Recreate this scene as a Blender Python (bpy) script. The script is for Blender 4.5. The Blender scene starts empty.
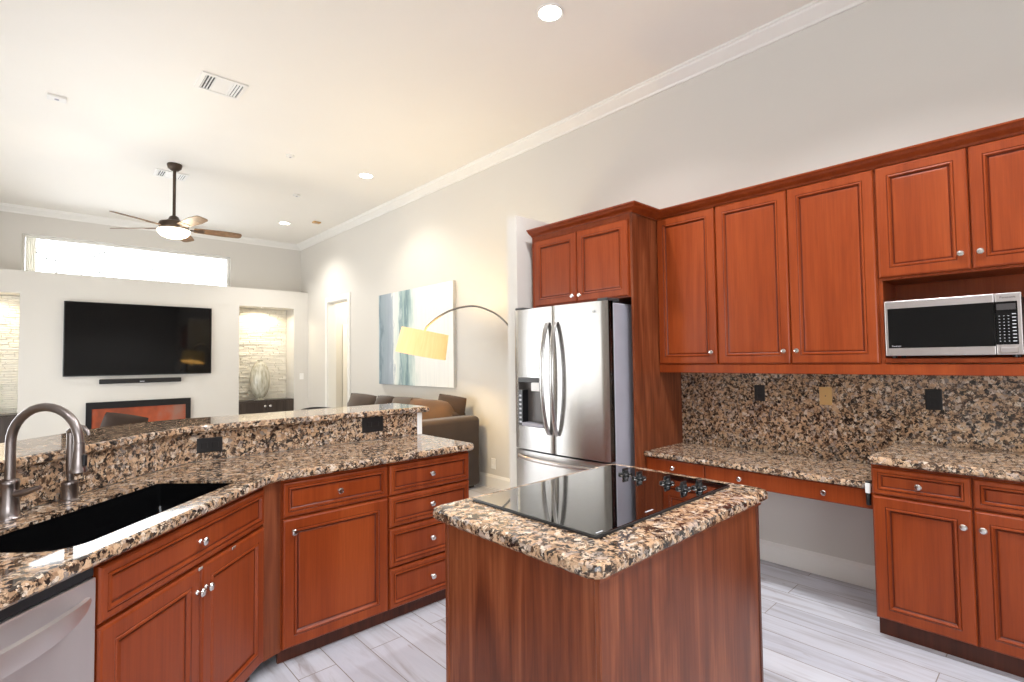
import bpy, bmesh, math, random
from mathutils import Vector, Matrix
random.seed(7)
S = bpy.context.scene
COL = S.collection
PI = math.pi

# ------------------------------------------------------------------ camera
cam = bpy.data.cameras.new('camera'); camo = bpy.data.objects.new('camera', cam); COL.objects.link(camo)
yaw, pitch, roll = (math.radians(a) for a in (42.6926, 2.1212, -0.7297))
fw = Vector((math.sin(yaw)*math.cos(pitch), math.cos(yaw)*math.cos(pitch), math.sin(pitch)))
r0 = Vector((math.cos(yaw), -math.sin(yaw), 0)); u0 = r0.cross(fw)
rt = math.cos(roll)*r0 + math.sin(roll)*u0; up = -math.sin(roll)*r0 + math.cos(roll)*u0
camo.matrix_world = Matrix(((rt.x, up.x, -fw.x, 0), (rt.y, up.y, -fw.y, 0), (rt.z, up.z, -fw.z, 1.45), (0, 0, 0, 1)))
cam.sensor_width = 36; cam.lens = 513.08/1024*36; cam.clip_start = 0.02
S.camera = camo

# ------------------------------------------------------------------ world, light, exposure
S.view_settings.view_transform = 'Standard'; S.view_settings.look = 'None'
S.view_settings.gamma = 1; S.view_settings.use_curve_mapping = False
S.view_settings.exposure = -0.36
S.cycles.use_denoising = True
S.cycles.max_bounces = 8; S.cycles.sample_clamp_indirect = 6
W = bpy.data.worlds.new('world'); S.world = W; W.use_nodes = True
bg = W.node_tree.nodes['Background']; bg.inputs[0].default_value = (0.92, 0.96, 1, 1); bg.inputs[1].default_value = 8.0

def lamp(name, typ, loc, power, color=(1, 1, 1), rot=(0, 0, 0), **kw):
    l = bpy.data.lights.new(name, typ); l.energy = power; l.color = color
    for k, v in kw.items(): setattr(l, k, v)
    o = bpy.data.objects.new(name, l); COL.objects.link(o); o.location = loc; o.rotation_euler = rot
    return o
# daylight standing in the glazed openings of the left and back walls
lamp('daylight_living', 'AREA', (-1.60, 6.6, 1.25), 105, (0.93, 0.97, 1), (0, -PI/2, 0), shape='RECTANGLE', size=2.4, size_y=4.4)
lamp('daylight_back', 'AREA', (-1.5, -2.92, 1.6), 25, (0.92, 0.96, 1), (PI/2, 0, 0), shape='RECTANGLE', size=3.4, size_y=1.8)

# ------------------------------------------------------------------ materials
def srgb(r, g, b):
    f = lambda c: (c/255/12.92 if c/255 <= .04045 else ((c/255+.055)/1.055)**2.4)
    return (f(r), f(g), f(b), 1)
class NT:
    def __init__(s, name):
        s.m = bpy.data.materials.new(name); s.m.use_nodes = True; s.t = s.m.node_tree; s.p = s.t.nodes['Principled BSDF']
    def n(s, typ, **kw):
        x = s.t.nodes.new(typ)
        for k, v in kw.items():
            if k.startswith('i_'): x.inputs[k[2:].replace('_', ' ')].default_value = v
            else: setattr(x, k, v)
        return x
    def l(s, a, b): s.t.links.new(a, b)
    def ramp(s, fac, stops, interp='LINEAR'):
        r = s.t.nodes.new('ShaderNodeValToRGB'); r.color_ramp.interpolation = interp
        e = r.color_ramp.elements
        while len(e) < len(stops): e.new(0.5)
        for i, (p, c) in enumerate(stops): e[i].position = p; e[i].color = c
        s.l(fac, r.inputs[0]); return r.outputs[0]
    def mix(s, fac, a, b, blend='MIX'):
        x = s.t.nodes.new('ShaderNodeMix'); x.data_type = 'RGBA'; x.blend_type = blend
        for sock, v in ((x.inputs[0], fac), (x.inputs[6], a), (x.inputs[7], b)):
            if hasattr(v, 'links'): s.l(v, sock)
            else: sock.default_value = v
        return x.outputs[2]
    def math(s, op, a, b=0.0):
        x = s.t.nodes.new('ShaderNodeMath'); x.operation = op
        for sock, v in ((x.inputs[0], a), (x.inputs[1], b)):
            if hasattr(v, 'links'): s.l(v, sock)
            else: sock.default_value = v
        return x.outputs[0]
    def coords(s, kind, scale=(1, 1, 1), rnd=0.0, rot=(0, 0, 0)):
        mp = s.t.nodes.new('ShaderNodeMapping'); mp.inputs['Scale'].default_value = scale; mp.inputs['Rotation'].default_value = rot
        if kind == 'world': src = s.t.nodes.new('ShaderNodeNewGeometry').outputs['Position']
        else: src = s.t.nodes.new('ShaderNodeTexCoord').outputs['Object']
        if rnd:
            oi = s.t.nodes.new('ShaderNodeObjectInfo')
            v = s.t.nodes.new('ShaderNodeVectorMath'); v.operation = 'MULTIPLY_ADD'
            s.l(oi.outputs['Random'], v.inputs[0]); v.inputs[1].default_value = (rnd, rnd*1.7, rnd*.6); s.l(src, v.inputs[2]); src = v.outputs[0]
        s.l(src, mp.inputs['Vector']); return mp.outputs[0]
    def bump(s, h, strength=.2, dist=.01):
        b = s.t.nodes.new('ShaderNodeBump'); b.inputs['Strength'].default_value = strength; b.inputs['Distance'].default_value = dist
        s.l(h, b.inputs['Height']); s.l(b.outputs[0], s.p.inputs['Normal'])
    def set(s, **kw):
        for k, v in kw.items():
            i = s.p.inputs[k.replace('_', ' ')]
            if hasattr(v, 'links'): s.l(v, i)
            else: i.default_value = v
        return s.m
def plain(name, col, rough=.5, metal=0.0, var=.06, scale=8, bump=0.0, spec=.5, **kw):
    t = NT(name); v = t.coords('object', (scale,)*3, 3)
    nz = t.n('ShaderNodeTexNoise', i_Scale=1.0, i_Detail=4.0); t.l(v, nz.inputs['Vector'])
    lo = tuple(c*(1-var) for c in col[:3])+(1,); hi = tuple(min(1, c*(1+var)) for c in col[:3])+(1,)
    c = t.ramp(nz.outputs[0], [(.3, lo), (.7, hi)])
    if bump: t.bump(nz.outputs[0], bump, .004)
    return t.set(Base_Color=c, Roughness=rough, Metallic=metal, Specular_IOR_Level=spec, **kw)
def emis(name, col, strength):
    t = NT(name); return t.set(Base_Color=col, Emission_Color=col, Emission_Strength=strength)

def wood(name, dark, mid, light, rough=.33, gs=1.0, coat=.25, span=.16):
    t = NT(name)
    v = t.coords('object', (5*gs, 5*gs, .55*gs), 5)
    n1 = t.n('ShaderNodeTexNoise', i_Scale=1.0, i_Detail=3.0, i_Roughness=.5, i_Distortion=1.6); t.l(v, n1.inputs['Vector'])
    v3 = t.coords('object', (38*gs, 38*gs, 1.6*gs), 5)
    n3 = t.n('ShaderNodeTexNoise', i_Scale=1.0, i_Detail=4.0, i_Roughness=.6, i_Distortion=.4); t.l(v3, n3.inputs['Vector'])
    f = t.math('ADD', t.math('MULTIPLY', n1.outputs[0], .6), t.math('MULTIPLY', n3.outputs[0], .4))
    c = t.ramp(f, [(.5-span, dark), (.5, mid), (.5+span, light)])
    v2 = t.coords('object', (170, 170, 5), 5)
    n2 = t.n('ShaderNodeTexNoise', i_Scale=1.0, i_Detail=3.0); t.l(v2, n2.inputs['Vector'])
    c = t.mix(.22, c, t.ramp(n2.outputs[0], [(.3, (.45, .42, .40, 1)), (.6, (1, 1, 1, 1))]), 'MULTIPLY')
    return t.set(Base_Color=c, Roughness=rough, Specular_IOR_Level=.25, Coat_Weight=coat*.4, Coat_Roughness=.2)

def granite():
    t = NT('granite')
    p = t.coords('world')
    nz = t.n('ShaderNodeTexNoise', i_Scale=38.0, i_Detail=4.0, i_Roughness=.65); t.l(p, nz.inputs['Vector'])
    d = t.n('ShaderNodeVectorMath', operation='MULTIPLY_ADD'); t.l(nz.outputs['Color'], d.inputs[0]); d.inputs[1].default_value = (.045,)*3; t.l(p, d.inputs[2])
    vo = t.n('ShaderNodeTexVoronoi', i_Scale=52.0); t.l(d.outputs[0], vo.inputs['Vector'])
    sep = t.n('ShaderNodeSeparateColor'); t.l(vo.outputs['Color'], sep.inputs[0])
    cells = t.ramp(sep.outputs[0], [(0, srgb(46, 38, 34)), (.13, srgb(92, 70, 54)), (.25, srgb(160, 130, 104)), (.42, srgb(192, 156, 122)), (.60, srgb(206, 174, 142)), (.75, srgb(182, 162, 146)), (.86, srgb(220, 202, 182)), (.94, srgb(138, 126, 118))], 'CONSTANT')
    v2 = t.n('ShaderNodeTexVoronoi', i_Scale=105.0); t.l(d.outputs[0], v2.inputs['Vector'])
    s2 = t.n('ShaderNodeSeparateColor'); t.l(v2.outputs['Color'], s2.inputs[0])
    small = t.ramp(s2.outputs[0], [(0, srgb(38, 32, 30)), (.34, srgb(104, 82, 66)), (.56, srgb(190, 156, 124)), (.80, srgb(222, 200, 174))], 'CONSTANT')
    pick = t.n('ShaderNodeTexNoise', i_Scale=34.0, i_Detail=4.0, i_Roughness=.6); t.l(p, pick.inputs['Vector'])
    pm = t.ramp(pick.outputs[0], [(.50, (0, 0, 0, 1)), (.56, (1, 1, 1, 1))])
    c = t.mix(t.math('MULTIPLY', pm, .85), cells, small)
    dk = t.n('ShaderNodeTexNoise', i_Scale=52.0, i_Detail=5.0, i_Roughness=.62, i_Distortion=.6); t.l(p, dk.inputs['Vector'])
    dm = t.ramp(dk.outputs[0], [(.54, (0, 0, 0, 1)), (.60, (1, 1, 1, 1))])
    c = t.mix(t.math('MULTIPLY', dm, .88), c, srgb(44, 36, 33))
    fn = t.n('ShaderNodeTexNoise', i_Scale=190.0, i_Detail=3.0, i_Roughness=.7); t.l(p, fn.inputs['Vector'])
    c = t.mix(.5, c, t.ramp(fn.outputs[0], [(.32, (.40, .37, .36, 1)), (.55, (1, 1, 1, 1))]), 'MULTIPLY')
    return t.set(Base_Color=c, Roughness=.05, Specular_IOR_Level=.6)

def floor_mat():
    t = NT('plank_tile')
    p = t.coords('world', (1, 1, 1), 0, (0, 0, PI/2))
    br = t.n('ShaderNodeTexBrick', offset=.37, offset_frequency=2, i_Scale=1.0, i_Mortar_Size=.0022, i_Mortar_Smooth=.1, i_Bias=0.0, i_Brick_Width=1.22, i_Row_Height=.179)
    br.inputs['Color1'].default_value = (0, 0, 0, 1); br.inputs['Color2'].default_value = (1, 1, 1, 1); br.inputs['Mortar'].default_value = (.5, .5, .5, 1)
    t.l(p, br.inputs['Vector'])
    off = t.n('ShaderNodeVectorMath', operation='MULTIPLY_ADD'); t.l(br.outputs['Color'], off.inputs[0]); off.inputs[1].default_value = (3.1, 7.7, 0); t.l(p, off.inputs[2])
    mp = t.n('ShaderNodeMapping'); mp.inputs['Scale'].default_value = (1.1, 13, 1); t.l(off.outputs[0], mp.inputs['Vector'])
    n1 = t.n('ShaderNodeTexNoise', i_Scale=1.0, i_Detail=6.0, i_Roughness=.6, i_Distortion=1.2); t.l(mp.outputs[0], n1.inputs['Vector'])
    c = t.ramp(n1.outputs[0], [(.26, srgb(150, 142, 141)), (.40, srgb(184, 183, 189)), (.55, srgb(200, 201, 209)), (.75, srgb(190, 192, 201))])
    mp2 = t.n('ShaderNodeMapping'); mp2.inputs['Scale'].default_value = (2.2, 9, 1); t.l(off.outputs[0], mp2.inputs['Vector'])
    n2 = t.n('ShaderNodeTexNoise', i_Scale=1.0, i_Detail=5.0, i_Distortion=2.0); t.l(mp2.outputs[0], n2.inputs['Vector'])
    st = t.ramp(n2.outputs[0], [(.66, (0, 0, 0, 1)), (.74, (1, 1, 1, 1))])
    c = t.mix(t.math('MULTIPLY', st, .55), c, srgb(128, 100, 84))
    c = t.mix(.10, c, br.outputs['Color'], 'OVERLAY')
    c = t.mix(br.outputs['Fac'], c, srgb(134, 124, 116))
    t.bump(t.math('SUBTRACT', 1.0, br.outputs['Fac']), .25, .002)
    return t.set(Base_Color=c, Roughness=.34, Specular_IOR_Level=.4)

def wall_paint(name, col, bump=.08, sc=90):
    t = NT(name); p = t.coords('world', (sc,)*3)
    nz = t.n('ShaderNodeTexNoise', i_Scale=1.0, i_Detail=3.0); t.l(p, nz.inputs['Vector']); t.bump(nz.outputs[0], bump, .004)
    p2 = t.coords('world', (1.5,)*3); n2 = t.n('ShaderNodeTexNoise', i_Scale=1.0, i_Detail=2.0); t.l(p2, n2.inputs['Vector'])
    lo = tuple(c*.985 for c in col[:3])+(1,); 
    return t.set(Base_Color=t.ramp(n2.outputs[0], [(.3, lo), (.7, col)]), Roughness=.6, Specular_IOR_Level=.3)

def steel(name, col=(.52, .505, .49, 1), rough=.27, aniso=.8):
    t = NT(name)
    p = t.coords('object', (9, 9, 1.2), 2); nz = t.n('ShaderNodeTexNoise', i_Scale=1.0, i_Detail=3.0); t.l(p, nz.inputs['Vector'])
    tn = t.n('ShaderNodeTangent', direction_type='UV_MAP'); t.l(tn.outputs[0], t.p.inputs['Tangent'])
    c = t.ramp(nz.outputs[0], [(.3, tuple(x*.93 for x in col[:3])+(1,)), (.7, col)])
    return t.set(Base_Color=c, Metallic=1.0, Roughness=rough, Anisotropic=aniso)
def brushed_uv(o, along='z'):
    # u runs along the direction in which the brushed finish smears reflections
    me = o.data; uv = me.uv_layers.new(name='UVMap')
    for l in me.loops:
        v = me.vertices[l.vertex_index].co; uv.data[l.index].uv = (v.z, v.x) if along == 'z' else (v.x, v.z)
    return o

def painting_mat():
    t = NT('canvas_paint'); tc = t.n('ShaderNodeTexCoord'); sp = t.n('ShaderNodeSeparateXYZ'); t.l(tc.outputs['Object'], sp.inputs[0])
    # local x runs 0..1.93 left to right across the canvas, z up
    mp = t.n('ShaderNodeMapping'); mp.inputs['Scale'].default_value = (6.0, 1, 1.3); t.l(tc.outputs['Object'], mp.inputs['Vector'])
    nz = t.n('ShaderNodeTexNoise', i_Scale=1.6, i_Detail=5.0, i_Roughness=.6); t.l(mp.outputs[0], nz.inputs['Vector'])
    x = t.math('ADD', sp.outputs[0], t.math('MULTIPLY', t.math('SUBTRACT', nz.outputs[0], .5), .42))
    base = t.ramp(t.math('DIVIDE', x, 1.93), [(0, srgb(168, 184, 192)), (.03, srgb(110, 130, 138)), (.06, srgb(150, 164, 172)), (.17, srgb(164, 174, 184)), (.215, srgb(176, 186, 194)), (.235, srgb(240, 242, 234)), (.30, srgb(214, 226, 220)), (.33, srgb(136, 160, 164)), (.37, srgb(176, 198, 194)), (.41, srgb(116, 142, 148)), (.46, srgb(170, 192, 190)), (.51, srgb(226, 234, 226)), (.56, srgb(246, 245, 238)), (1, srgb(250, 248, 243))])
    mp2 = t.n('ShaderNodeMapping'); mp2.inputs['Scale'].default_value = (26, 1, 1.2); t.l(tc.outputs['Object'], mp2.inputs['Vector'])
    n2 = t.n('ShaderNodeTexNoise', i_Scale=1.0, i_Detail=4.0); t.l(mp2.outputs[0], n2.inputs['Vector'])
    c = t.mix(.35, base, t.ramp(n2.outputs[0], [(.35, (.80, .84, .86, 1)), (.55, (1, 1, 1, 1))]), 'MULTIPLY')
    return t.set(Base_Color=c, Roughness=.6)

def painted_reflection_mat():
    t = NT('painted_reflection_glass'); p = t.coords('object', (1.6, 1, 1.2)); nz = t.n('ShaderNodeTexNoise', i_Scale=2.0, i_Detail=4.0); t.l(p, nz.inputs['Vector'])
    c = t.ramp(nz.outputs[0], [(.3, srgb(96, 60, 48)), (.5, srgb(160, 78, 50)), (.7, srgb(140, 102, 88))])
    return t.set(Base_Color=c, Roughness=.25, Emission_Color=c, Emission_Strength=.16)  # orange room reflection painted into the glass colour, with a faint added glow

M = {}
M['wall'] = wall_paint('wall_paint', srgb(218, 214, 207))
M['ceil'] = wall_paint('ceiling_paint', srgb(246, 242, 234), .25, 55)
M['white'] = plain('white_trim', srgb(240, 238, 233), .4, var=.01)
M['wood'] = wood('cherry_wood', srgb(128, 52, 19), srgb(140, 60, 24), srgb(153, 70, 31))
M['wood_brown'] = wood('cherry_panel', srgb(96, 45, 23), srgb(120, 60, 33), srgb(146, 82, 50), gs=1.6, span=.13)
M['groove'] = wood('dark_groove_wood', srgb(88, 33, 14), srgb(98, 38, 17), srgb(108, 44, 20))  # darker wood tone for the groove faces of doors and drawers
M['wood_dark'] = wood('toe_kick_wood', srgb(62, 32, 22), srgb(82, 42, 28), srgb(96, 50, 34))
M['granite'] = granite()
M['floor'] = floor_mat()
M['steel'] = steel('brushed_steel'); M['steel_h'] = steel('brushed_steel_front', (.56, .515, .50, 1), .32, .6)
M['steel_w'] = steel('satin_dishwasher_steel', (.78, .74, .735, 1), .45, .3)
M['nickel'] = plain('satin_nickel', (.70, .67, .64, 1), .2, 1.0, .02)
M['faucet'] = plain('brushed_nickel', (.27, .235, .225, 1), .30, 1.0, .03)
M['black'] = plain('black_plastic', srgb(20, 20, 22), .3)
M['blackglass'] = plain('black_glass', srgb(6, 6, 7), .05, spec=.3)
M['cookglass'] = plain('cooktop_glass', srgb(10, 10, 11), .02, spec=1.0, Coat_Weight=1.0, Coat_Roughness=.02, Coat_IOR=1.9)
M['sinkblack'] = plain('black_composite', srgb(12, 12, 13), .16)
M['grey'] = plain('grey_enamel', srgb(170, 168, 178), .45, var=.03)
M['darkgrey'] = plain('dark_grey', srgb(60, 58, 58), .4)
M['recess'] = plain('recess_grey', srgb(104, 98, 94), .35)
M['suede'] = plain('brown_suede', srgb(54, 38, 28), .9, var=.18, scale=5, bump=.2, Sheen_Weight=.3)
M['suede_tan'] = plain('tan_suede', srgb(82, 58, 38), .9, var=.18, scale=6, bump=.2, Sheen_Weight=.3)
M['suede_grey'] = plain('grey_brown_suede', srgb(70, 57, 48), .9, var=.15, scale=6, bump=.2, Sheen_Weight=.3)
M['bronze'] = plain('fan_bronze', srgb(78, 66, 56), .4, .7)
M['blade'] = wood('fan_blade_wood', srgb(92, 70, 52), srgb(120, 94, 70), srgb(142, 114, 88), rough=.5, coat=0)
M['espresso'] = wood('espresso_wood', srgb(52, 44, 40), srgb(66, 57, 52), srgb(78, 68, 62))
M['stone'] = plain('ledger_stone', srgb(246, 241, 228), .8, var=.04, scale=14, bump=.5)
M['almond'] = plain('almond_plate', srgb(206, 164, 104), .45)
M['plate'] = plain('white_plate', srgb(244, 243, 240), .4, var=.01)
M['canvas_edge'] = plain('canvas_edge', srgb(205, 203, 198), .7)
M['chrome'] = plain('chrome_arc', (.30, .29, .28, 1), .25, 1.0)
M['leaf'] = plain('leaf', srgb(66, 70, 62), .6, var=.2); M['bark'] = plain('bark', srgb(140, 128, 116), .8)
def sheer_mat():
    t = NT('sheer_curtain'); df = t.n('ShaderNodeBsdfDiffuse', i_Color=srgb(252, 250, 244)); tl = t.n('ShaderNodeBsdfTranslucent', i_Color=srgb(253, 251, 245)); mx = t.n('ShaderNodeMixShader'); mx.inputs[0].default_value = .6
    t.l(df.outputs[0], mx.inputs[1]); t.l(tl.outputs[0], mx.inputs[2]); t.l(mx.outputs[0], t.t.nodes['Material Output'].inputs['Surface']); return t.m
M['sheer'] = sheer_mat()
M['lamp_on'] = emis('lamp_disc', (1, .95, .86, 1), 20)
M['bowl_on'] = emis('fan_bowl', (1, .88, .70, 1), 3.0)
M['tick'] = plain('pale_print', srgb(200, 200, 204), .4)
M['darkprint'] = plain('dark_print', srgb(60, 56, 56), .4)
def shade_mat():
    t = NT('lamp_shade'); p = t.coords('object', (60, 60, 3)); nz = t.n('ShaderNodeTexNoise', i_Scale=1.0); t.l(p, nz.inputs['Vector'])
    c = t.ramp(nz.outputs[0], [(.3, srgb(248, 218, 158)), (.7, srgb(252, 228, 176))])
    return t.set(Base_Color=c, Roughness=.8, Emission_Color=srgb(255, 190, 88), Emission_Strength=.42)
M['shade'] = shade_mat()
def pane_mat():
    t = NT('window_glass'); tr = t.n('ShaderNodeBsdfTransparent'); gl = t.n('ShaderNodeBsdfGlossy', i_Roughness=.02); fr = t.n('ShaderNodeFresnel', i_IOR=1.45)
    mx = t.n('ShaderNodeMixShader'); t.l(fr.outputs[0], mx.inputs[0]); t.l(tr.outputs[0], mx.inputs[1]); t.l(gl.outputs[0], mx.inputs[2])
    t.l(mx.outputs[0], t.t.nodes['Material Output'].inputs['Surface']); return t.m
M['pane'] = pane_mat()
def vase_mat():
    t = NT('vase_glass'); v = t.coords('object', (30, 30, 6)); w = t.n('ShaderNodeTexNoise', i_Scale=1.0, i_Detail=3.0); t.l(v, w.inputs['Vector'])
    return t.set(Base_Color=t.ramp(w.outputs[0], [(.3, srgb(160, 154, 132)), (.7, srgb(216, 212, 196))]), Roughness=.12, Coat_Weight=.5)
M['vase'] = vase_mat()

# ------------------------------------------------------------------ mesh helpers
def obj(name, bm, mat, parent=None, smooth=False):
    bmesh.ops.recalc_face_normals(bm, faces=bm.faces)
    me = bpy.data.meshes.new(name); bm.to_mesh(me); bm.free()
    if smooth:
        me.set_sharp_from_angle(angle=math.radians(38)) if hasattr(me, 'set_sharp_from_angle') else None
        for p in me.polygons: p.use_smooth = abs(p.normal.z) < .995
    for m in (mat if isinstance(mat, (list, tuple)) else [mat]): me.materials.append(m)
    o = bpy.data.objects.new(name, me); COL.objects.link(o)
    if parent: o.parent = parent
    return o
def tag(o, label, cat, group=None):
    o['label'] = label; o['category'] = cat
    if group: o['group'] = group
    return o
def thing(name, label, cat, loc=(0, 0, 0), rz=0.0, group=None):
    o = bpy.data.objects.new(name, None); o.empty_display_size = .1; COL.objects.link(o); o.location = loc; o.rotation_euler = (0, 0, rz)
    return tag(o, label, cat, group)
def struct(name, bm, mat, smooth=False):
    o = obj(name, bm, mat, None, smooth); o['kind'] = 'structure'; return o
def NB(): return bmesh.new()
def box(bm, x0, x1, y0, y1, z0, z1, bev=0.0, seg=2, mat=None):
    n0 = len(bm.faces)
    vs = [bm.verts.new(p) for p in ((x0, y0, z0), (x1, y0, z0), (x1, y1, z0), (x0, y1, z0), (x0, y0, z1), (x1, y0, z1), (x1, y1, z1), (x0, y1, z1))]
    fs = [bm.faces.new([vs[i] for i in f]) for f in ((3, 2, 1, 0), (4, 5, 6, 7), (0, 1, 5, 4), (1, 2, 6, 5), (2, 3, 7, 6), (3, 0, 4, 7))]
    if bev:
        bmesh.ops.bevel(bm, geom=list({e for f in fs for e in f.edges}), offset=bev, segments=seg, profile=.5, affect='EDGES', clamp_overlap=True)
    if mat is not None:
        bm.faces.ensure_lookup_table()
        for f in bm.faces[n0:] if not bev else fs:
            if f.is_valid: f.material_index = mat
    return bm
def lathe(bm, prof, axis='z', c=(0, 0, 0), n=24, flip=1):
    rings = []
    for r, h in prof:
        ring = []
        for k in range(n):
            a = 2*PI*k/n; u, v = r*math.cos(a), r*math.sin(a); h2 = h*flip
            p = (u, v, h2) if axis == 'z' else ((u, h2, v) if axis == 'y' else (h2, u, v))
            ring.append(bm.verts.new((c[0]+p[0], c[1]+p[1], c[2]+p[2])))
        rings.append(ring)
    for a, b in zip(rings, rings[1:]):
        for k in range(n): bm.faces.new((a[k], a[(k+1) % n], b[(k+1) % n], b[k]))
    for r in (rings[0], rings[-1]): bm.faces.new(r)
    return bm
def tube(bm, pts, r, n=12, caps=True):
    pts = [Vector(p) for p in pts]; rs = r if isinstance(r, (list, tuple)) else [r]*len(pts)
    rings = []; pn = None
    for i, p in enumerate(pts):
        t = (pts[min(i+1, len(pts)-1)]-pts[max(i-1, 0)]).normalized()
        if pn is None:
            a = Vector((0, 0, 1)) if abs(t.z) < .9 else Vector((1, 0, 0)); pn = (a-t*a.dot(t)).normalized()
        else: pn = (pn-t*pn.dot(t)).normalized()
        b = t.cross(pn)
        rings.append([bm.verts.new(p+rs[i]*(math.cos(2*PI*k/n)*pn+math.sin(2*PI*k/n)*b)) for k in range(n)])
    for a, b in zip(rings, rings[1:]):
        for k in range(n): bm.faces.new((a[k], a[(k+1) % n], b[(k+1) % n], b[k]))
    if caps:
        for q in (rings[0], rings[-1]): bm.faces.new(q)
    return bm
def round_poly(pts, rads, seg=6):
    out = []; n = len(pts)
    for i in range(n):
        p = Vector(pts[i]); r = rads[i] if isinstance(rads, (list, tuple)) else rads
        if r <= 0: out.append((p.x, p.y)); continue
        a = (Vector(pts[i-1])-p); b = (Vector(pts[(i+1) % n])-p)
        ang = a.angle(b); d = r/math.tan(ang/2); an, bn = a.normalized(), b.normalized()
        s, e = p+an*d, p+bn*d; c = p+(an+bn).normalized()*(r/math.sin(ang/2))
        v0, v1 = s-c, e-c; tot = v0.angle_signed(v1)
        for k in range(seg+1):
            v = v0.copy(); v.rotate(Matrix.Rotation(-tot*k/seg, 2)); out.append((c.x+v.x, c.y+v.y))
    return out
def inset(pts, d):
    out = []; n = len(pts)
    for i in range(n):
        p0, p, p1 = Vector(pts[i-1]), Vector(pts[i]), Vector(pts[(i+1) % n])
        a = (p-p0).normalized(); b = (p1-p).normalized()
        na, nb = Vector((-a.y, a.x)), Vector((-b.y, b.x)); m = na+nb
        m = m/max(.25, m.dot(m)/2)
        out.append((p.x+m.x*d, p.y+m.y*d))
    return out
def slab(bm, outer, z0, z1, holes=(), r=.012):
    # CCW outline with a rounded nose, optional holes cut straight through
    loops = []
    for ins, z in ((r*.7, z0), (0, z0+r*.7), (0, z1-r), (r*.3, z1-r*.3), (r, z1)):
        loops.append([bm.verts.new((x, y, z)) for x, y in inset(outer, ins)])
    n = len(outer)
    for a, b in zip(loops, loops[1:]):
        for k in range(n): bm.faces.new((a[k], a[(k+1) % n], b[(k+1) % n], b[k]))
    tops, bots = [loops[-1]], [loops[0]]
    for h in holes:
        t = [bm.verts.new((x, y, z1)) for x, y in h]; b = [bm.verts.new((x, y, z0)) for x, y in h]
        for k in range(len(h)): bm.faces.new((t[k], t[(k+1) % len(h)], b[(k+1) % len(h)], b[k]))
        tops.append(t); bots.append(b)
    for grp in (tops, bots):
        es = []
        for lp in grp:
            for k in range(len(lp)):
                e = bm.edges.get((lp[k], lp[(k+1) % len(lp)])) or bm.edges.new((lp[k], lp[(k+1) % len(lp)])); es.append(e)
        bmesh.ops.triangle_fill(bm, edges=es, use_beauty=True)
    return bm
def prism(bm, outline, z0, z1):
    a = [bm.verts.new((x, y, z0)) for x, y in outline]; b = [bm.verts.new((x, y, z1)) for x, y in outline]
    n = len(outline)
    for k in range(n): bm.faces.new((a[k], a[(k+1) % n], b[(k+1) % n], b[k]))
    bm.faces.new(a); bm.faces.new(b); return bm
def sweep(bm, path, prof, closed_ends=True):
    # path: xy points; prof: (offset to the right of travel, z)
    cols = []
    for i, p in enumerate(path):
        p = Vector(p); a = (p-Vector(path[i-1])).normalized() if i else None; b = (Vector(path[i+1])-p).normalized() if i < len(path)-1 else None
        a = a or b; b = b or a
        na, nb = Vector((a.y, -a.x)), Vector((b.y, -b.x)); m = na+nb; m = m/(m.dot(m)/2)
        cols.append([bm.verts.new((p.x+m.x*o, p.y+m.y*o, z)) for o, z in prof])
    k = len(prof)
    for a, b in zip(cols, cols[1:]):
        for j in range(k): bm.faces.new((a[j], a[(j+1) % k], b[(j+1) % k], b[j]))
    bm.faces.new(cols[0]); bm.faces.new(cols[-1]); return bm
def rings_rect(bm, x0, x1, z0, z1, prof, back, groove=()):
    # concentric mitred rectangles facing -y; prof = (inset, y)
    loops = []
    for ins, y in [(0, back)]+list(prof):
        loops.append([bm.verts.new((x, y, z)) for x, z in ((x0+ins, z0+ins), (x1-ins, z0+ins), (x1-ins, z1-ins), (x0+ins, z1-ins))])
    for i, (a, b) in enumerate(zip(loops, loops[1:])):
        for k in range(4):
            f = bm.faces.new((a[k], a[(k+1) % 4], b[(k+1) % 4], b[k])); f.material_index = 1 if i in groove else 0
    bm.faces.new(loops[-1]); bm.faces.new(loops[0]); return bm
DOORP = [(0, -.012), (.004, -.018), (.010, -.021), (.052, -.021), (.055, -.0190), (.058, -.0230), (.064, -.0240), (.070, -.013), (.074, -.0100), (.078, -.0125), (.084, -.0135)]
DRAWP = [(0, -.012), (.004, -.018), (.009, -.021), (.024, -.021), (.027, -.0185), (.029, -.0235), (.034, -.0245), (.039, -.013), (.042, -.0105), (.045, -.0125), (.050, -.0135)]
FLATP = [(0, -.016), (.004, -.020), (.008, -.021)]
def knob_bm(x, y, z, s=1.0):
    return lathe(NB(), [(.0095*s, 0), (.0085*s, .003), (.0055*s, .006), (.0055*s, .013), (.011*s, .017), (.0155*s, .021), (.0158*s, .024), (.012*s, .0285), (.004*s, .030)], 'y', (x, y, z), 18, -1)
def front(parent, name, x0, x1, z0, z1, knobs=(), prof=DOORP, mat='wood', y=0.0):
    o = obj(name, rings_rect(NB(), x0, x1, z0, z1, prof, y, () if prof is FLATP else (4, 8, 9)), [M[mat], M['groove']], parent)
    for kx, kz in knobs:
        pk = -.0135 if prof is not FLATP else -.021
        edge = .05 if prof is DRAWP else .084
        inside = x0+edge < kx < x1-edge and z0+edge < kz < z1-edge
        o2 = obj('knob', knob_bm(kx, y+(pk if inside else -.021), kz), M['nickel'], o, True)
    return o
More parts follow.
